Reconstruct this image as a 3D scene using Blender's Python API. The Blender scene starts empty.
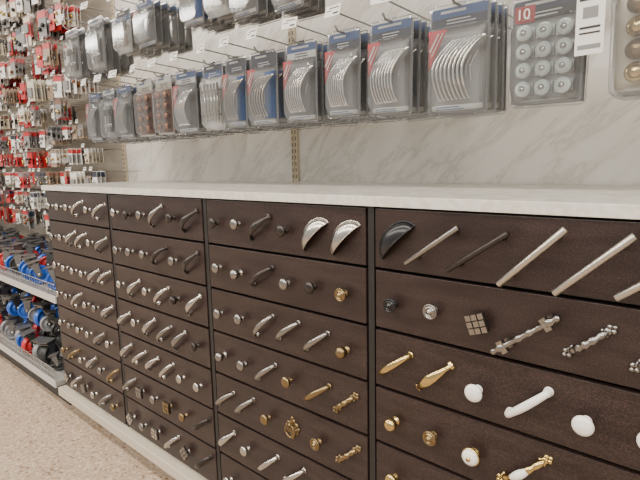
import bpy, math, random
import numpy as np
from mathutils import Matrix, Vector
random.seed(7)
W=.61; RH=.1345; Z0=1.06; YW=.60
CAM=Vector((2.473,-.883,Z0+.0934)); YAW=.73426; PIT=.15047; ROL=-.02152; FPX=502.
# ------------------------------------------------------------------ materials
MATS={}
def mat(name,col,rough=.5,metal=0.,spec=.5,noise=None,bump=None,coat=0.,emit=None):
    if name in MATS: return MATS[name]
    m=bpy.data.materials.new(name); m.use_nodes=True; nt=m.node_tree; n=nt.nodes; l=nt.links
    b=n['Principled BSDF']; b.inputs['Base Color'].default_value=(*col,1); b.inputs['Roughness'].default_value=rough
    b.inputs['Metallic'].default_value=metal; b.inputs['Specular IOR Level'].default_value=spec
    b.inputs['Coat Weight'].default_value=coat
    if emit: b.inputs['Emission Color'].default_value=(*emit[0],1); b.inputs['Emission Strength'].default_value=emit[1]
    if noise:
        col2,scale,lo,hi,stretch,detail=noise
        tc=n.new('ShaderNodeTexCoord'); mp=n.new('ShaderNodeMapping'); mp.inputs['Scale'].default_value=stretch
        t=n.new('ShaderNodeTexNoise'); t.inputs['Scale'].default_value=scale; t.inputs['Detail'].default_value=detail
        r=n.new('ShaderNodeValToRGB'); r.color_ramp.elements[0].position=lo; r.color_ramp.elements[1].position=hi
        r.color_ramp.elements[0].color=(*col,1); r.color_ramp.elements[1].color=(*col2,1)
        l.new(tc.outputs['Object'],mp.inputs[0]); l.new(mp.outputs[0],t.inputs['Vector']); l.new(t.outputs['Fac'],r.inputs[0]); l.new(r.outputs[0],b.inputs['Base Color'])
    MATS[name]=m; return m
nickel=mat('satin_nickel',(.46,.435,.40),.24,1)
barnickel=mat('brushed_nickel',(.46,.43,.38),.34,1)
chrome=mat('polished_chrome',(.68,.67,.65),.15,1)
pewter=mat('pewter',(.26,.245,.23),.28,1)
dark=mat('dark_bronze',(.05,.043,.04),.32,.8)
black=mat('black_metal',(.013,.013,.015),.25,.3)
brass=mat('polished_brass',(.54,.40,.17),.2,1)
antbrass=mat('antique_brass',(.24,.175,.09),.30,1)
white=mat('white_ceramic',(.80,.77,.72),.15,0,coat=.5)
copper=mat('brown_copper',(.30,.13,.06),.3,.8)
steel=mat('zinc_steel',(.40,.40,.39),.38,1)
dsteel=mat('dull_steel',(.20,.20,.20),.40,.9)
HM={'n':nickel,'N':barnickel,'c':chrome,'p':pewter,'d':dark,'k':black,'g':brass,'G':antbrass,'w':white,'u':copper}
def woodmat():
    m=bpy.data.materials.new('espresso_woodgrain'); m.use_nodes=True; nt=m.node_tree; n=nt.nodes; l=nt.links
    b=n['Principled BSDF']; b.inputs['Roughness'].default_value=.38; b.inputs['Specular IOR Level'].default_value=.36
    tc=n.new('ShaderNodeTexCoord'); oi=n.new('ShaderNodeObjectInfo'); ad=n.new('ShaderNodeVectorMath'); ad.operation='ADD'
    mp=n.new('ShaderNodeMapping'); mp.inputs['Scale'].default_value=(1,1,7)
    mu=n.new('ShaderNodeMath'); mu.operation='MULTIPLY'; mu.inputs[1].default_value=37.
    l.new(oi.outputs['Random'],mu.inputs[0]); l.new(tc.outputs['Object'],ad.inputs[0]); l.new(mu.outputs[0],ad.inputs[1]); l.new(ad.outputs[0],mp.inputs[0])
    t=n.new('ShaderNodeTexNoise'); t.inputs['Scale'].default_value=7; t.inputs['Detail'].default_value=7; l.new(mp.outputs[0],t.inputs['Vector'])
    r=n.new('ShaderNodeValToRGB'); r.color_ramp.elements[0].position=.35; r.color_ramp.elements[1].position=.7
    r.color_ramp.elements[0].color=(.0165,.0100,.0090,1); r.color_ramp.elements[1].color=(.029,.0185,.0165,1); l.new(t.outputs['Fac'],r.inputs[0])
    t2=n.new('ShaderNodeTexNoise'); t2.inputs['Scale'].default_value=380; t2.inputs['Detail'].default_value=2; l.new(ad.outputs[0],t2.inputs['Vector'])
    r2=n.new('ShaderNodeValToRGB'); r2.color_ramp.elements[0].position=.45; r2.color_ramp.elements[1].position=.68
    r2.color_ramp.elements[0].color=(.8,.8,.8,1); r2.color_ramp.elements[1].color=(2.0,1.85,1.85,1); l.new(t2.outputs['Fac'],r2.inputs[0])
    mx=n.new('ShaderNodeVectorMath'); mx.operation='MULTIPLY'; l.new(r.outputs[0],mx.inputs[0]); l.new(r2.outputs[0],mx.inputs[1]); l.new(mx.outputs[0],b.inputs['Base Color'])
    return m
drawer_m=woodmat()
frame_m=mat('black_frame',(.007,.0068,.0068),.5)
counter_m=mat('laminate_counter',(.40,.38,.34),.35,0,.5,noise=((.53,.51,.47),30,.40,.60,(1,1,1),10))
edge_m=mat('laminate_edge',(.54,.515,.465),.45,noise=((.64,.615,.565),60,.4,.6,(1,1,1),6))
def marble(name,base,vein,vein2):
    m=bpy.data.materials.new(name); m.use_nodes=True; nt=m.node_tree; n=nt.nodes; l=nt.links
    b=n['Principled BSDF']; b.inputs['Roughness'].default_value=.45
    tc=n.new('ShaderNodeTexCoord'); ro=n.new('ShaderNodeMapping'); ro.inputs['Rotation'].default_value=(0,math.radians(38),0)
    mp=n.new('ShaderNodeMapping'); mp.inputs['Scale'].default_value=(1.1,1,3.8)
    w=n.new('ShaderNodeTexNoise'); w.inputs['Scale'].default_value=2.0; w.inputs['Detail'].default_value=12; w.inputs['Distortion'].default_value=.6; w.inputs['Roughness'].default_value=.64
    r=n.new('ShaderNodeValToRGB'); e=r.color_ramp.elements
    e[0].position=.30; e[0].color=(*base,1); e[1].position=.70; e[1].color=(*base,1)
    for p,c in ((.42,base),(.47,vein2),(.495,vein),(.52,vein2),(.58,base)):
        x=e.new(p); x.color=(*c,1)
    l.new(tc.outputs['Object'],ro.inputs[0]); l.new(ro.outputs[0],mp.inputs[0]); l.new(mp.outputs[0],w.inputs['Vector']); l.new(w.outputs['Fac'],r.inputs[0]); l.new(r.outputs[0],b.inputs['Base Color'])
    return m
wall_m=marble('marbled_panel',(.86,.83,.77),(.66,.63,.57),(.79,.76,.70))
upright_m=mat('upright_almond',(.66,.57,.42),.45)
hole_m=mat('slot_black',(.015,.015,.015),.7)
pegback_m=mat('gondola_back_almond',(.40,.36,.30),.6)
shelf_m=mat('shelf_grey',(.34,.33,.31),.4,.2)
lip_m=mat('shelf_lip',(.48,.46,.43),.4)
deck_m=mat('deck_almond',(.50,.44,.35),.45)
kick_m=mat('kick_dark',(.03,.027,.025),.6)
rubber=mat('black_rubber',(.015,.015,.015),.5)
redp=mat('red_plastic',(.48,.02,.025),.35)
bluep=mat('blue_plastic',(.015,.09,.42),.35)
greyp=mat('grey_rubber',(.20,.205,.215),.45)
c_white=mat('card_white',(.70,.69,.66),.5); c_grey=mat('card_grey',(.20,.20,.20),.5)
c_pale=mat('card_pale_grey',(.30,.30,.295),.45)
c_blue=mat('card_blue',(.02,.09,.28),.4); c_navy=mat('card_navy',(.015,.022,.05),.4)
c_red=mat('card_red',(.45,.018,.022),.4); c_black=mat('print_black',(.02,.02,.02),.5)
c_brown=mat('card_brown',(.17,.08,.05),.5); c_amber=mat('card_amber',(.36,.20,.10),.4); c_cream=mat('card_cream',(.58,.53,.42),.5)
c_green=mat('card_green',(.04,.18,.10),.5); c_tan=mat('card_tan',(.30,.22,.15),.5)
mint=mat('mint_ceramic',(.62,.70,.66),.2,coat=.4)
def plastic():
    m=bpy.data.materials.new('clear_plastic'); m.use_nodes=True; nt=m.node_tree; n=nt.nodes; l=nt.links
    n.clear(); o=n.new('ShaderNodeOutputMaterial'); tr=n.new('ShaderNodeBsdfTransparent'); tr.inputs[0].default_value=(.94,.95,.96,1)
    g=n.new('ShaderNodeBsdfGlossy'); g.inputs['Roughness'].default_value=.08; g.inputs[0].default_value=(1,1,1,1)
    d=n.new('ShaderNodeBsdfDiffuse'); d.inputs[0].default_value=(.76,.77,.78,1)
    f=n.new('ShaderNodeFresnel'); f.inputs[0].default_value=1.55
    m1=n.new('ShaderNodeMixShader'); m1.inputs[0].default_value=.07; m2=n.new('ShaderNodeMixShader')
    l.new(tr.outputs[0],m1.inputs[1]); l.new(d.outputs[0],m1.inputs[2]); l.new(f.outputs[0],m2.inputs[0]); l.new(m1.outputs[0],m2.inputs[1]); l.new(g.outputs[0],m2.inputs[2]); l.new(m2.outputs[0],o.inputs[0])
    return m
clear=plastic()
# ------------------------------------------------------------------ builder
class MB:
    def __init__(s): s.v=[]; s.f=[]; s.m=[]; s.sm=[]; s.mats=[]
    def mi(s,m):
        if m not in s.mats: s.mats.append(m)
        return s.mats.index(m)
    def add(s,vs,fs,m,T=None,smooth=False):
        o=len(s.v); i=s.mi(m)
        for v in vs:
            v=Vector(v); s.v.append(T@v if T is not None else v)
        for f in fs: s.f.append([o+k for k in f]); s.m.append(i); s.sm.append(smooth)
    def box(s,c,d,m,T=None):
        x,y,z=c; a,b,e=d[0]/2,d[1]/2,d[2]/2
        vs=[(x+i*a,y+j*b,z+k*e) for i in(-1,1) for j in(-1,1) for k in(-1,1)]
        s.add(vs,[(0,1,3,2),(4,6,7,5),(0,4,5,1),(2,3,7,6),(0,2,6,4),(1,5,7,3)],m,T)
    def lathe(s,prof,m,T=None,n=20):
        vs=[];fs=[]
        for r,z in prof:
            for i in range(n):
                a=2*math.pi*i/n; vs.append((r*math.cos(a),r*math.sin(a),z))
        for j in range(len(prof)-1):
            for i in range(n):
                k=(i+1)%n; fs.append((j*n+i,j*n+k,(j+1)*n+k,(j+1)*n+i))
        s.add(vs,fs,m,T,True)
        if prof[-1][0]>1e-5 and prof[-1][0]!=prof[0][0]: s.add([(prof[-1][0]*math.cos(2*math.pi*i/n),prof[-1][0]*math.sin(2*math.pi*i/n),prof[-1][1]) for i in range(n)],[tuple(range(n))],m,T)
    def tube(s,path,rad,m,T=None,n=10,flat=1.,side=(0,1,0)):
        P=[Vector(p) for p in path]; vs=[];fs=[]; S=Vector(side)
        for i,p in enumerate(P):
            t=(P[min(i+1,len(P)-1)]-P[max(i-1,0)]).normalized()
            u=(S-t*S.dot(t)); 
            if u.length<1e-4: u=Vector((1,0,0))-t*t.x
            u.normalize(); w=t.cross(u); r=rad[i] if isinstance(rad,(list,tuple)) else rad
            fl=flat[i] if isinstance(flat,(list,tuple)) else flat
            for k in range(n):
                a=2*math.pi*k/n; vs.append(p+u*(math.cos(a)*r*fl)+w*(math.sin(a)*r))
        for i in range(len(P)-1):
            for k in range(n):
                q=(k+1)%n; fs.append((i*n+k,i*n+q,(i+1)*n+q,(i+1)*n+k))
        fs2=[tuple(range(n))[::-1],tuple(range((len(P)-1)*n,len(P)*n))]
        s.add(vs,fs,m,T,True); s.add(vs,fs2,m,T,False)
    def mesh(s,name):
        me=bpy.data.meshes.new(name); me.from_pydata([tuple(v) for v in s.v],[],s.f)
        for m in s.mats: me.materials.append(m)
        me.polygons.foreach_set('material_index',s.m); me.polygons.foreach_set('use_smooth',s.sm); me.update(); return me
def obj(name,me,parent=None,loc=None,M=None):
    o=bpy.data.objects.new(name,me); bpy.context.collection.objects.link(o)
    if M is not None: o.matrix_world=M
    elif loc is not None: o.location=loc
    if parent: o.parent=parent
    return o
def empty(name,loc=(0,0,0)):
    e=bpy.data.objects.new(name,None); bpy.context.collection.objects.link(e); e.location=loc; return e
def bevel(o,w,seg=2):
    b=o.modifiers.new('bevel','BEVEL'); b.width=w; b.segments=seg; b.limit_method='ANGLE'
FACE=Matrix(((1,0,0,0),(0,0,-1,0),(0,1,0,0),(0,0,0,1)))
# ------------------------------------------------------------------ hardware meshes
CACHE={}
def hardware(t,mk):
    key=t+mk
    if key in CACHE: return CACHE[key]
    m=HM[mk]; b=MB(); name={'k':'cabinet_knob','r':'ringed_cabinet_knob','q':'square_cabinet_knob','b':'ball_cabinet_knob','a':'arch_drawer_pull','t':'bow_drawer_pull','c':'cup_drawer_pull','B':'bar_drawer_pull','E':'bar_drawer_pull','o':'ornate_drawer_pull','O':'ornate_drawer_pull','D':'bail_drawer_pull','K':'ceramic_cabinet_knob','P':'crossbar_drawer_pull','W':'ceramic_drawer_pull'}[t]
    if t=='k':
        b.lathe([(.0085,0),(.0085,.002),(.0055,.005),(.005,.011),(.008,.015),(.0155,.018),(.0168,.021),(.0155,.0245),(.010,.0275),(.0001,.0285)],m,n=28)
    elif t=='b':
        b.lathe([(.011,0),(.011,.002),(.006,.004),(.005,.010),(.009,.013),(.0145,.018),(.016,.024),(.0145,.030),(.009,.035),(.0001,.037)],m,n=28)
    elif t=='r':
        b.lathe([(.010,0),(.010,.002),(.006,.005),(.006,.011),(.016,.016),(.0175,.019),(.0165,.022),(.0140,.0225),(.013,.0205),(.0115,.0205),(.0105,.0245),(.009,.0245),(.008,.022),(.0065,.022),(.005,.027),(.0001,.029)],m,n=28)
    elif t=='K':
        b.lathe([(.011,0),(.011,.003),(.006,.006),(.006,.010),(.012,.014),(.019,.018),(.0195,.021),(.018,.022)],m,n=28)
        b.lathe([(.017,.021),(.0165,.026),(.010,.030),(.0001,.031)],white,n=28)
        b.lathe([(.005,.030),(.0045,.033),(.0001,.034)],m,n=12)
    elif t=='q':
        b.lathe([(.008,0),(.006,.004),(.006,.014)],m)
        b.box((0,0,.016),(.040,.040,.005),dark)
        for i in range(3):
            for j in range(3): b.box(((i-1)*.0134,(j-1)*.0134,.0200+.001*((i+j)%2)),(.0112,.0112,.006),m)
    elif t=='a':
        L=.048
        pth=[(-L,0,.0),(-L,0,.008)]+[(-L+2*L*u,0,.010+.020*math.sin(math.pi*u)**.8) for u in [i/16 for i in range(17)]]+[(L,0,.008),(L,0,.0)]
        rad=[.0058,.005]+[.0042+.0018*math.sin(math.pi*i/16) for i in range(17)]+[.005,.0058]
        b.tube(pth,rad,m,n=12,flat=1.35)
        for sg in(-1,1): b.lathe([(.0085,0),(.0085,.002),(.006,.0035)],m,Matrix.Translation((sg*L,0,0)))
    elif t=='t':
        L=.050
        pth=[(-L-.006,0,.003),(-L,0,.006)]+[(-L+2*L*u,0,.008+.022*math.sin(math.pi*u)) for u in [i/16 for i in range(17)]]+[(L,0,.006),(L+.006,0,.003)]
        rad=[.003,.004]+[.0035+.0012*math.sin(math.pi*i/16) for i in range(17)]+[.004,.003]
        fl=[2.6,2.4]+[1.1+1.2*abs(math.sin(math.pi*i/16)) for i in range(17)]+[2.4,2.6]
        b.tube(pth,rad,m,n=12,flat=fl)
        for sg in(-1,1): b.lathe([(.006,0),(.005,.008)],m,Matrix.Translation((sg*L,0,0)))
    elif t=='W':
        L=.046
        pth=[(-L,0,0),(-L,0,.012)]+[(-L+2*L*u,0,.016+.010*math.sin(math.pi*u)) for u in [i/14 for i in range(15)]]+[(L,0,.012),(L,0,0)]
        b.tube(pth,[.0070,.0068]+[.0055+.0012*math.sin(math.pi*i/14) for i in range(15)]+[.0068,.0070],m,n=14,flat=1.2)
        for sg in(-1,1): b.lathe([(.009,0),(.009,.003),(.006,.006)],m,Matrix.Translation((sg*L,0,0)))
    elif t=='c':
        A,Bh,C=.055,.038,.024; n1,n2=26,12
        for off,sgn in((0,1),(.0022,-1)):
            vs=[];fs=[]
            for i in range(n1+1):
                th=math.pi*i/n1
                for j in range(n2+1):
                    ph=math.pi/2*j/n2
                    vs.append(((A-off)*math.cos(th),-.012+(Bh-off)*math.sin(th)*math.cos(ph),(C-off)*math.sin(th)*math.sin(ph)**.85))
            for i in range(n1):
                for j in range(n2):
                    q=(i*(n2+1)+j,(i+1)*(n2+1)+j,(i+1)*(n2+1)+j+1,i*(n2+1)+j+1); fs.append(q if sgn>0 else q[::-1])
            b.add(vs,fs,m,None,True)
        pth=[(A*math.cos(math.pi*i/24),-.012,C*math.sin(math.pi*i/24)) for i in range(25)]
        b.tube(pth,.0018,m,n=8,side=(0,1,0))
        pth=[((A+.002)*math.cos(math.pi*i/24),-.012+(Bh+.002)*math.sin(math.pi*i/24),.0012) for i in range(25)]
        b.tube(pth,.0026,m,n=8,side=(0,0,1),flat=.5)
    elif t in 'BE':
        L=.073 if t=='B' else .079; rb=.0055 if t=='B' else .0066
        R=Matrix.Rotation(math.pi/2,4,'Y'); cap=m
        b.lathe([(.0001,-L),(rb*.9,-L),(rb,-L+.001),(rb,L-.001),(rb*.9,L),(.0001,L)],m,Matrix.Translation((0,0,.030))@R,n=20)
        for sg in(-1,1): b.lathe([(.0055,0),(.005,.003),(.005,.027)],m,Matrix.Translation((sg*.052,0,0)),n=16)
    elif t=='P':
        L=.064; R=Matrix.Rotation(math.pi/2,4,'Y')
        pr=[(.0001,-L-.012),(.005,-L-.011),(.0065,-L-.006),(.005,-L-.002),(.0055,-L+.002),(.0085,-L+.006),(.0085,-L+.016),(.0055,-L+.020),(.0045,-.020),(.007,-.016),(.007,-.010),(.0055,-.006)]
        pr=pr+[(r,-z) for r,z in pr[::-1]]
        b.lathe(pr,m,Matrix.Translation((0,0,.028))@R,n=18)
        for sg in(-1,1):
            b.box((sg*.048,0,.014),(.010,.010,.028),m); b.box((sg*.048,0,.028),(.012,.024,.012),m); b.box((sg*.048,0,.002),(.018,.018,.004),m)
    elif t in('o','O'):
        L=.036 if t=='o' else .050
        pth=[];rad=[]
        for i in range(33):
            u=i/32; pth.append((-L+2*L*u,0,.006+.018*math.sin(math.pi*u))); rad.append(.0033+.0027*abs(math.sin(math.pi*u*5))**.7*(1-.4*abs(2*u-1)))
        b.tube(pth,rad,m,n=12,flat=1.3)
        for sg in(-1,1):
            for k,(px,py,r) in enumerate(((0,0,.0075),(.008,.005,.005),(.008,-.005,.005),(.014,0,.0045),(-.006,.006,.0035),(-.006,-.006,.0035))):
                b.lathe([(r,0),(r,.0015),(r*.7,.004),(.0001,.005)],m,Matrix.Translation((sg*(L+px),py,0)),n=14)
        if t=='O' :
            b.tube([(-.018+.036*i/10,0,.024+.002*math.sin(math.pi*i/10)) for i in range(11)],[.006+.003*math.sin(math.pi*i/10) for i in range(11)],white if mk=='g' else m,n=14)
    elif t=='D':
        for (px,py,r) in ((0,0,.016),(0,.016,.011),(0,-.016,.011),(.014,.008,.009),(-.014,.008,.009),(.014,-.010,.009),(-.014,-.010,.009),(0,.027,.006),(0,-.028,.007),(.022,.0,.006),(-.022,0,.006)):
            b.lathe([(r,0),(r,.0015),(r*.75,.0035),(.0001,.0045)],m,Matrix.Translation((px,py,0)),n=16)
        b.lathe([(.006,.004),(.005,.010),(.008,.014),(.0001,.018)],m,Matrix.Translation((0,.012,0)))
        b.tube([(.018*math.sin(2*math.pi*i/24),-.006+.018*math.cos(2*math.pi*i/24),.012) for i in range(25)],.0028,m,side=(0,0,1))
    me=b.mesh(name+'_'+mk); CACHE[key]=(name,me); return name,me
# ------------------------------------------------------------------ cabinet
cab=empty('drawer_display_cabinet')
NC=5; NR=7; CB=Z0-NR*RH
b=MB()
b.box((NC*W/2,.30,(Z0+CB)/2),(NC*W+.02,.56,Z0-CB),frame_m)
for c in range(NC+1):
    b.box((c*W,.008,(Z0+CB)/2),(.016,.024,Z0-CB),frame_m)
fr=obj('carcass_frame',b.mesh('carcass'),cab)
b=MB(); DW=W-.026
b.box((0,0,0),(DW,.020,RH-.007),drawer_m); dm=b.mesh('drawer_front')
for c in range(NC):
    for r in range(NR):
        o=obj('drawer_front_%d_%d'%(c,r),dm,cab,loc=(c*W+W/2,.004+random.uniform(-.0008,.0008),Z0-(r+.5)*RH)); bevel(o,.0012)
b=MB()
b.box((NC*W/2-.008,.294,Z0+.012),(NC*W+.06,.602,.022),counter_m)
b.box((NC*W/2-.008,-.0105,Z0+.012),(NC*W+.06,.004,.022),edge_m)
b.box((-.0395,.294,Z0+.012),(.003,.602,.022),edge_m)
o=obj('countertop',b.mesh('countertop'),cab); bevel(o,.001)
b=MB()
b.box((NC*W/2,.27,CB-.022),(NC*W+.02,.62,.04),deck_m)
b.box((NC*W/2,.30,(CB-.042)/2),(NC*W+.02,.56,CB-.042),kick_m)
o=obj('base_deck',b.mesh('deck'),cab); bevel(o,.003)
L={
(3,0):'ck Bp Bd EN EN EN',(3,1):'rk rp qp Pp op op',(3,2):'ag tg kw Ww kw kw',(3,3):'bg rG Kg Og rg kg',(3,4):'kg rg ag Og kw kw',(3,5):'kn an kn tn kn an',(3,6):'kn an kn tn kn an',
(2,0):'kd kp td kd cn cn',(2,1):'kp bp ad kp kd rG',(2,2):'kp kp ap ap ap bG',(2,3):'bp kp ap kG aG oG',(2,4):'ap ap kG DG rG oG',(2,5):'tn kn an an kn an',(2,6):'kn tn qn an kn ap',
(1,0):'kn kd kp tp kd td',(1,1):'kp kp kp ad kp td',(1,2):'kn tn kn an bd tn',(1,3):'tn kn tn ap tp kd',(1,4):'tn an tn an kn kn',(1,5):'ap qp kp qG kG ad',(1,6):'qn kp qn an qp ad',
(0,0):'kn kn kn an kn an',(0,1):'kp kn tn an kn tp',(0,2):'kn kn kn kn tn an',(0,3):'kn kp an kn kp tn',(0,4):'kn kp kn kn tp kn',(0,5):'kG aG kn tn kp aG',(0,6):'qn an qp kn ap kG',
}
for c in range(NC):
    for r in range(NR):
        codes=L.get((c,r),'kn an kp tn kd an').split()
        for i,cd in enumerate(codes):
            name,me=hardware(cd[0],cd[1])
            x=c*W+.064+.0945*i+random.uniform(-.003,.003)+(.004 if cd[0] in 'BE' else 0); z=Z0-(r+.5)*RH-.002+random.uniform(-.004,.004)
            if cd[0] in 'kbrK': ang=random.uniform(0,.5); 
            elif cd[0]=='q': ang=math.radians(random.choice((0,45,20)))
            elif cd[0]=='D': ang=0
            elif cd[0]=='c': ang=math.radians(44)
            else: ang=math.radians(41+random.uniform(-6,4))
            sc=1.05 if cd in('kw',) else (.92 if cd[0] in 'kbr' else .95)
            M=Matrix.Translation((x,-.0062,z))@FACE@Matrix.Rotation(ang,4,'Z')@Matrix.Scale(sc,4)
            obj(name,me,M=M)
# ------------------------------------------------------------------ room shell
def simple(name,fn):
    b=MB(); fn(b); return obj(name,b.mesh(name))
fm=bpy.data.materials.new('terrazzo_floor'); fm.use_nodes=True
nt=fm.node_tree; n=nt.nodes; l=nt.links; bs=n['Principled BSDF']; bs.inputs['Roughness'].default_value=.4
tc=n.new('ShaderNodeTexCoord'); v=n.new('ShaderNodeTexVoronoi'); v.inputs['Scale'].default_value=115; rr=n.new('ShaderNodeValToRGB')
rr.color_ramp.interpolation='CONSTANT'; e=rr.color_ramp.elements; e[0].color=(.39,.285,.20,1); e[1].position=.35; e[1].color=(.44,.335,.245,1)
for p,cc in((.62,(.53,.43,.33)),(.83,(.24,.155,.10)),(.90,(.42,.32,.235))): x=e.new(p); x.color=(*cc,1)
sp=n.new('ShaderNodeSeparateColor'); l.new(tc.outputs['Object'],v.inputs['Vector']); l.new(v.outputs['Color'],sp.inputs[0]); l.new(sp.outputs[0],rr.inputs[0]); l.new(rr.outputs[0],bs.inputs['Base Color'])
simple('floor',lambda b:b.box((0,-1.5,-.025),(22,9,.05),fm))
simple('ceiling',lambda b:b.box((0,-1.5,3.72),(22,9,.05),mat('ceiling_white',(.7,.7,.68),.8)))
simple('wall_back',lambda b:b.box((0,.95,1.85),(22,.06,3.7),pegback_m))
XL=-.42
simple('marbled_display_panel',lambda b:(b.box(((XL+6)/2,YW+.015,1.6),(6-XL,.02,3.0),wall_m)))
simple('gondola_back_panel',lambda b:(b.box(((-8+XL)/2,YW+.015,1.5),(8+XL,.02,2.8),pegback_m)))
def upright(x):
    b=MB(); y=YW-.002; b.box((x-.009,y,1.85),(.014,.012,2.2),upright_m); b.box((x+.009,y,1.85),(.014,.012,2.2),upright_m); b.box((x,y+.003,1.85),(.006,.006,2.2),hole_m)
    z=.8
    while z<2.9:
        b.box((x-.009,y-.0065,z),(.004,.001,.016),hole_m); b.box((x+.009,y-.0065,z),(.004,.001,.016),hole_m); z+=.0254
    o=obj('slotted_upright',b.mesh('upright'))
for x in(XL,1.01,2.42,-1.64,-2.86): upright(x)
# ------------------------------------------------------------------ blister packs
def pull_arc(b,T,m,L=.045,h=.02,r=.0042):
    pth=[(-L,0,0)]+[(-L+2*L*u,0,.004+h*math.sin(math.pi*u)) for u in [i/10 for i in range(11)]]+[(L,0,0)]
    b.tube(pth,r,m,T,n=7,flat=1.5)
def textlines(b,x0,x1,z,n,dz,m,y=.0,h=.0022):
    for i in range(n):
        w=(x1-x0)*random.uniform(.6,1); b.box(((x0+x0+w)/2,z-i*dz,y),(w,h,.0004),m)
def pack_mesh(kind,w,h):
    b=MB(); H=h
    back={'arch':c_pale,'knob':c_pale,'amber':c_cream,'brown':c_brown,'blue':c_pale,'grey':c_grey,'clear':c_grey,'steel':c_pale,'pull':c_grey,'bar':c_white}[kind]
    b.box((0,-H*.5,0),(w*.95,H*.95,.0012),c_white if kind in('brown','amber','bar') else c_grey)
    b.box((0,-H*.60,.0012),(w*.88,H*.72,.0008),back)
    if kind=='blue': b.box((w*.22,-H*.58,.002),(w*.40,H*.62,.0008),c_blue)
    top={'arch':c_blue,'knob':c_navy,'amber':c_blue,'brown':c_white,'blue':c_navy,'grey':c_blue,'clear':c_navy,'steel':c_white,'pull':c_blue,'bar':c_navy}[kind]
    b.box((0,-.030*H-.010,.0016),(w*.90,.022,.001),top)
    textlines(b,-w*.30,w*.25,-.030*H-.008,1,.006,c_white if top!=c_white else c_blue,.0026,.006)
    second={'knob':c_black,'brown':c_cream,'amber':c_red,'pull':c_white,'bar':c_blue}.get(kind,c_navy)
    b.box((0,-.030*H-.031,.0016),(w*.90,.020,.001),second)
    textlines(b,-w*.2,w*.36,-.030*H-.027,2,.007,c_black if second in(c_white,c_cream) else c_white,.0024,.0026)
    if kind=='knob': b.box((-w*.30,-.030*H-.026,.0024),(w*.28,.034,.001),c_red)
    if kind in('arch','grey','blue','pull'):
        b.add([(-w*.43,-.235*H,.0245),(-w*.12,-.235*H,.0245),(-w*.43,-.60*H,.0245)],[(0,2,1)],c_red)
        R=Matrix.Translation((-w*.31,-.35*H,.025))@Matrix.Rotation(math.radians(60),4,'Z')
        b.box((0,.004,0),(w*.30,.0045,.0004),c_white,R); b.box((0,-.005,0),(w*.38,.003,.0004),c_white,R)
        b.box((.0,-.935*H,.0024),(w*.85,.012,.0008),c_white)
        textlines(b,-w*.35,w*.3,-.93*H,2,.005,c_blue,.003,.002)
        n=8 if kind in('arch','pull') else 6
        mm={'arch':chrome,'grey':steel,'blue':nickel,'pull':chrome}[kind]
        for i in range(n):
            x=-w*.14+w*.50*i/(n-1)
            T=Matrix.Translation((x,-.60*H,.012+.0008*i))@Matrix.Rotation(math.radians(77),4,'Z')@Matrix.Rotation(math.radians(-62),4,'X')
            pull_arc(b,T,mm,L=H*.27,h=w*.20,r=.0036)
    elif kind=='bar':
        for i in range(5):
            T=Matrix.Translation((w*.16*(i-2),-.58*H,.014))@Matrix.Rotation(math.pi/2,4,'X')
            b.lathe([(.0001,-H*.28),(.0045,-H*.28),(.0045,H*.28),(.0001,H*.28)],nickel,T,n=12)
            for sg in(-1,1): b.box((w*.16*(i-2),-.58*H+sg*H*.18,.007),(.006,.006,.012),nickel)
    elif kind in('steel','clear'):
        for i in range(3):
            T=Matrix.Translation((w*.22*(i-1),-.58*H,.012))
            b.box((0,0,0),(w*.15,H*.50,.004),steel,T); b.box((0,H*.12,.006),(w*.10,H*.12,.010),nickel,T); b.lathe([(w*.07,.0),(w*.07,.010),(.0001,.011)],chrome,T@Matrix.Translation((0,-H*.12,0)),n=12)
    else:
        nx,ny={'knob':(3,4),'amber':(2,4),'brown':(2,4)}[kind]
        for i in range(nx):
            for j in range(ny):
                T=Matrix.Translation((w*.8*((i+.5)/nx-.5),-.25*H-(j+.5)*.68*H/ny,.002))
                r=min(w*.8/nx,.68*H/ny)*.42
                if kind=='knob':
                    b.box((0,0,.004),(r*2.3,r*1.5,.006),steel,T); b.lathe([(r*.5,.006),(r*.55,.010),(r*1.0,.013),(r*1.05,.016),(r*.9,.020),(r*.45,.022),(.0001,.0225)],mint,T,n=18); b.lathe([(r*.4,.021),(r*.38,.024),(.0001,.0245)],chrome,T,n=14)
                elif kind=='amber':
                    b.lathe([(r*.5,0),(r*.5,.006),(r*1.05,.012),(r*1.1,.016),(r*.9,.022),(r*.4,.025),(.0001,.026)],brass if (i+j)%2 else antbrass,T,n=18)
                else: b.lathe([(r*.5,0),(r*.5,.006),(r,.012),(r*.95,.018),(r*.5,.022),(.0001,.023)],copper,T,n=14)
    def rr(x0,x1,y0,y1,rad,z,n=4):
        o=[]
        for cx,cy,a0 in((x1-rad,y1-rad,0),(x0+rad,y1-rad,90),(x0+rad,y0+rad,180),(x1-rad,y0+rad,270)):
            for i in range(n+1):
                a=math.radians(a0+90*i/n); o.append((cx+rad*math.cos(a),cy+rad*math.sin(a),z))
        return o
    rings=[rr(-w/2,w/2,-H,0,.012,.003),rr(-w/2+.007,w/2-.007,-H+.007,-.006,.010,.004),rr(-w/2+.007,w/2-.007,-H+.007,-.20*H,.010,.004),rr(-w/2+.010,w/2-.010,-H+.010,-.215*H,.026,.026),rr(-w/2+.014,w/2-.014,-H+.014,-.23*H,.022,.031)]
    vs=[p for r_ in rings for p in r_]; N=len(rings[0]); fs=[]
    for j in range(len(rings)-1):
        for i in range(N): k=(i+1)%N; fs.append((j*N+i,j*N+k,(j+1)*N+k,(j+1)*N+i))
    fs.append(tuple(range((len(rings)-1)*N,len(rings)*N)))
    b.add(vs,fs,clear,None,False)
    b.tube([Vector(p) for p in rings[0]]+[Vector(rings[0][0])],.0013,clear,n=5,side=(0,0,1))
    b.box((0,-.004,.0025),(.030,.016,.001),clear)
    return b.mesh('blister_pack')
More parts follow.
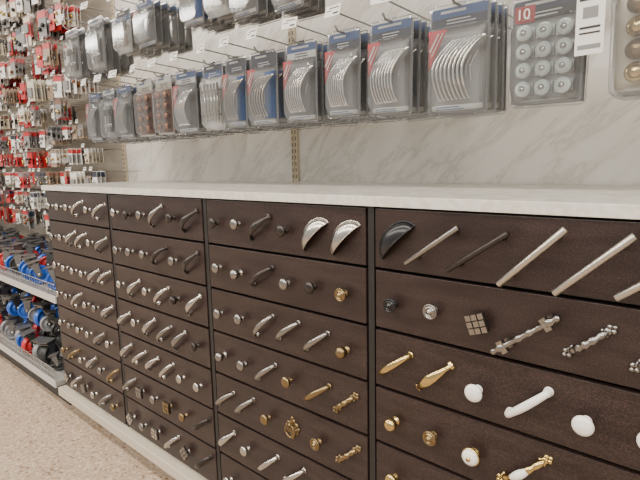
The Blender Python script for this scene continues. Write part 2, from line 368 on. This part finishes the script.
PM={}
def hook(name,x,z,yf,tag=True,yb=YW):
    b=MB()
    b.tube([(x,yb-.001,z),(x,yf+.012,z),(x,yf,z+.012)],.0030,steel,n=8,side=(1,0,0))
    b.box((x,yb-.005,z+.010),(.030,.006,.050),steel)
    b.tube([(x,yb-.002,z+.030),(x,yf-.004,z+.048)],.0024,steel,n=8,side=(1,0,0))
    if tag:
        T=Matrix.Translation((x,yf-.008,z+.048))@Matrix.Rotation(math.radians(random.uniform(-8,8)),4,'Z')@Matrix.Rotation(math.radians(-16),4,'X')
        b.box((0,0,0),(.054,.002,.032),c_white,T); b.box((.004,-.0014,.008),(.034,.0004,.0028),c_black,T)
        b.box((-.012,-.0014,.001),(.018,.0004,.002),c_black,T); b.box((.012,-.0014,-.008),(.018,.0004,.0045),c_black,T)
    return obj(name,b.mesh('peg_hook'))
def stack(kind,xl,zt,w,h,n,yf=.22,gap=.034,tag=True,jit=.03):
    key=(kind,round(w,3),round(h,3))
    if key not in PM: PM[key]=pack_mesh(kind,w,h)
    e=empty('blister_pack_stack',(xl+w/2,yf,zt))
    for i in range(n):
        o=bpy.data.objects.new('blister_pack',PM[key]); bpy.context.collection.objects.link(o)
        M=Matrix.Translation((random.uniform(-.004,.004) if i else 0,.03+i*gap,random.uniform(-.004,.001)))@Matrix.Rotation(random.uniform(-jit,jit)+.02,4,'Z')@Matrix.Rotation(random.uniform(-jit,jit)*.7,4,'Y')@FACE
        o.parent=e; o.matrix_local=M
        if kind=='knob' and i==0:
            cu=bpy.data.curves.new('quantity_digits','FONT'); cu.body='10'; cu.size=.030; cu.extrude=.0003; cu.materials.append(c_white)
            d=bpy.data.objects.new('quantity_digits',cu); bpy.context.collection.objects.link(d); d.parent=e
            d.matrix_local=M@Matrix.Translation((-w*.42,-.030*h-.036,.0052))
    hook('peg_hook',xl+w/2,zt-.006,yf-.01,tag)
T=1.515
row=[('amber',2.215,.15,.24,4),('arch',1.825,.150,.25,4),('arch',1.647,.132,.24,6),('arch',1.50,.115,.235,7),('pull',1.33,.125,.235,7),('blue',1.162,.125,.235,7),
('blue',1.03,.11,.235,7),('bar',.90,.11,.235,7),('pull',.72,.13,.235,6),('brown',.568,.12,.235,7),('brown',.42,.12,.235,7),('grey',.24,.13,.235,7),('steel',.10,.12,.235,7),('grey',-.04,.11,.235,7),('arch',2.42,.15,.25,5)]
for k,x,w,h,n in row: stack(k,x,T,w,h,n)
stack('knob',2.022,1.490,.148,.222,2)
for k,x,zb,w,h,n in [('arch',2.36,1.62,.14,.25,4),('arch',2.16,1.64,.14,.25,4),('pull',1.90,1.65,.14,.25,4),('blue',1.62,1.64,.12,.24,4),('grey',1.45,1.64,.12,.24,4),
    ('arch',1.285,1.61,.12,.24,4),('pull',1.09,1.63,.12,.24,4),('bar',.948,1.66,.12,.22,5),('blue',.805,1.66,.12,.22,5),('grey',.464,1.64,.13,.18,6),('bar',.286,1.64,.12,.18,5),('steel',.02,1.60,.14,.24,5),('steel',-.24,1.60,.14,.24,5)]:
    stack(k,x,zb+h,w,h,n)
def sign(b):
    z=-.012
    b.box((2.190,.205,1.418+z),(.050,.0015,.115),c_white); b.box((2.190,.2038,1.462+z),(.040,.0006,.006),c_black)
    b.box((2.190,.2038,1.437+z),(.026,.0006,.020),c_grey); b.box((2.190,.2038,1.410+z),(.036,.0006,.004),c_black); b.box((2.190,.2038,1.400+z),(.036,.0006,.003),c_black); b.box((2.190,.2038,1.375+z),(.040,.0006,.008),c_grey)
    b.tube([(2.190,YW-.001,1.482),(2.190,.20,1.482),(2.190,.198,1.470)],.0022,steel,n=6,side=(1,0,0))
simple('hanging_price_sign',sign)
# ------------------------------------------------------------------ left gondola : dense carded packs
cols=[c_red,c_red,c_red,c_white,c_cream,c_grey,c_brown,c_red,c_navy,c_tan,c_black]
items=[steel,nickel,brass,rubber,copper,pewter,c_grey,steel,chrome]
for ri,(z,hh,sp,y0) in enumerate([(2.62,.17,.10,.28),(2.42,.17,.10,.28),(2.22,.17,.095,.28),(2.03,.15,.09,.28),(1.86,.14,.09,.28),(1.69,.13,.085,.28),(1.54,.12,.08,.29),(1.40,.11,.075,.30),(1.27,.11,.075,.30),(1.14,.11,.08,.30),(1.01,.11,.08,.30),(.88,.13,.085,.30)]):
    b=MB(); x=-4.6
    xe=-.40 if z>1.2 else -.22
    if z>1.6: xe=-.45
    while x<xe:
        w=sp*random.uniform(.65,.88); h=hh*random.uniform(.68,.98); cm=random.choice(cols); im=random.choice(items); c2=random.choice([c_white,c_white,c_red,c_cream,c_grey,c_grey,c_tan])
        n=random.randint(2,7); yf=y0+random.uniform(-.03,.08)
        for k in range(n):
            y=yf+.012+k*.022; rx=random.uniform(-.07,.07); Tm=Matrix.Translation((x,y,z))@Matrix.Rotation(random.uniform(-.25,.25),4,'Z')@Matrix.Rotation(rx,4,'Y')
            b.box((0,0,-h/2),(w,.0015,h),c2,Tm); b.box((0,-.0012,-h*.16),(w*.98,.0008,h*.26),cm,Tm)
            if im in(c_white,c_grey): b.box((0,-.006,-h*.62),(w*.6,.010,h*.45),im,Tm)
            else:
                for q in range(random.choice((1,2,3))):
                    r_=w*.15; b.lathe([(.0001,0),(r_,.0),(r_,.012),(r_*.5,.014),(.0001,.014)],im,Tm@Matrix.Translation((w*random.uniform(-.25,.25),-.0015,-h*random.uniform(.42,.85)))@Matrix.Rotation(math.pi/2,4,'X'),n=10)
        b.tube([(x,YW-.001,z-.004),(x,yf,z-.004),(x,yf-.004,z+.004)],.002,steel,n=5,side=(1,0,0))
        if random.random()<.6:
            Tm=Matrix.Translation((x,yf-.006,z+.014))@Matrix.Rotation(-.2,4,'X'); b.box((0,0,0),(.034,.0015,.020),c_white,Tm); b.box((0,-.001,.003),(.026,.0005,.005),c_black,Tm)
        x+=sp*random.choice((1,1,1.05,1.3,1.5))
    obj('carded_hardware_packs',b.mesh('carded_packs'))
# ------------------------------------------------------------------ lower left shelves with casters
def caster_mesh(wm,r=.04):
    b=MB(); R=Matrix.Rotation(math.pi/2,4,'Y')
    w=r*.36
    b.lathe([(r*.30,-w),(r*.45,-w),(r*.5,-w*.6),(r*.78,-w*.6),(r*.85,-w),(r*.97,-w*.8),(r,-w*.3),(r,w*.3),(r*.97,w*.8),(r*.85,w),(r*.78,w*.6),(r*.5,w*.6),(r*.45,w),(r*.30,w)],wm,Matrix.Translation((0,0,r))@R,n=28)
    b.lathe([(.0001,-w*1.5),(r*.18,-w*1.5),(r*.18,w*1.5),(.0001,w*1.5)],steel,Matrix.Translation((0,0,r))@R,n=12)
    b.lathe([(r*.32,-w*.95),(r*.32,w*.95)],steel,Matrix.Translation((0,0,r))@R,n=16)
    for sg in(-1,1):
        x=sg*w*1.3; b.add([(x-.001,-r*.2,r*.8),(x-.001,r*.2,r*.8),(x-.001,r*.45,r*2.15),(x-.001,-r*.3,r*2.15),(x+.001,-r*.2,r*.8),(x+.001,r*.2,r*.8),(x+.001,r*.45,r*2.15),(x+.001,-r*.3,r*2.15)],[(0,1,2,3),(7,6,5,4),(0,4,5,1),(1,5,6,2),(2,6,7,3),(3,7,4,0)],dsteel)
    b.box((0,r*.1,r*2.18),(w*2.8,r*1.0,.003),dsteel); b.lathe([(r*.4,r*2.2),(r*.45,r*2.3),(r*.4,r*2.4)],dsteel,n=16)
    b.box((0,r*.1,r*2.45),(r*1.2,r*1.3,.004),dsteel)
    return b.mesh('caster')
cms=[caster_mesh(bluep,.052),caster_mesh(redp,.054),caster_mesh(rubber,.055),caster_mesh(greyp,.045),caster_mesh(rubber,.036)]
for zi,(zs,dp) in enumerate([(.55,.60),(.14,.64)]):
    y0=YW-dp; b=MB()
    b.box((-2.32,(y0+YW-.002)/2,zs-.012),(4.6,dp-.004,.022),shelf_m)
    b.box((-2.32,y0-.004,zs-.012),(4.6,.006,.034),lip_m)
    for zz in(.03,.06): b.tube([(-4.6,y0,zs+zz),(-.03,y0,zs+zz)],.0022,steel,n=6,side=(0,0,1))
    x=-4.6
    while x<-.03: b.tube([(x,y0,zs),(x,y0,zs+.062)],.0016,steel,n=5,side=(1,0,0)); x+=.035
    x=-4.6
    while x<0:
        b.tube([(x,y0,zs+.06),(x,YW-.003,zs+.06)],.002,steel,n=5,side=(1,0,0)); x+=.30
    obj('gondola_shelf',b.mesh('gondola_shelf'))
    for layer in range(1 if zi==0 else 2):
        x=-3.4
        while x<-.12:
            y=y0+.08+.05*layer
            while y<YW-.08:
                q=random.random(); ci=0 if q<.24 else 1 if q<.40 else 2 if q<.66 else 3 if q<.86 else 4
                if random.random()<.95:
                    M=Matrix.Translation((x+random.uniform(-.01,.01),y+random.uniform(-.015,.015),zs+.002+layer*.14))@Matrix.Rotation(random.uniform(-.7,.5)+(math.pi if random.random()<.5 else 0),4,'Z')@Matrix.Rotation(random.uniform(-.3,.3),4,'X')
                    obj('caster_wheel',cms[ci],M=M)
                y+=.12
            x+=.12
simple('gondola_base',lambda b:(b.box((-2.32,.30,.056),(4.6,.58,.11),kick_m)))
# ------------------------------------------------------------------ lights
def area(name,loc,sx,sy,e,col=(1,.95,.87)):
    d=bpy.data.lights.new(name,'AREA'); d.shape='RECTANGLE'; d.size=sx; d.size_y=sy; d.energy=e; d.color=col
    o=bpy.data.objects.new(name,d); bpy.context.collection.objects.link(o); o.location=loc; return o
fix=mat('fixture_emissive',(.9,.9,.9),.5,emit=((1,.95,.87),6))
for k,(y,en) in enumerate(((-1.3,350),(-3.8,760))):
    simple('ceiling_light_fixture',lambda b:(b.box((0,y,3.62),(16,.16,.05),c_white),b.box((0,y,3.59),(16,.12,.01),fix)))
    area('fluorescent_strip',(0,y,3.57),16,.3,en)
w=bpy.data.worlds.new('store'); bpy.context.scene.world=w; w.use_nodes=True
w.node_tree.nodes['Background'].inputs[0].default_value=(1,.95,.885,1); w.node_tree.nodes['Background'].inputs[1].default_value=.74
# ------------------------------------------------------------------ camera
cd=bpy.data.cameras.new('camera'); cd.sensor_width=36; cd.lens=FPX/640*36; cd.clip_start=.02
co=bpy.data.objects.new('camera',cd); bpy.context.collection.objects.link(co)
fwd=Vector((-math.sin(YAW)*math.cos(PIT),math.cos(YAW)*math.cos(PIT),-math.sin(PIT))); rt=Vector((math.cos(YAW),math.sin(YAW),0)); up=rt.cross(fwd)
r_=rt*math.cos(ROL)+up*math.sin(ROL); u_=-rt*math.sin(ROL)+up*math.cos(ROL)
M=Matrix((( r_.x,u_.x,-fwd.x,CAM.x),(r_.y,u_.y,-fwd.y,CAM.y),(r_.z,u_.z,-fwd.z,CAM.z),(0,0,0,1)))
co.matrix_world=M
bpy.context.scene.camera=co
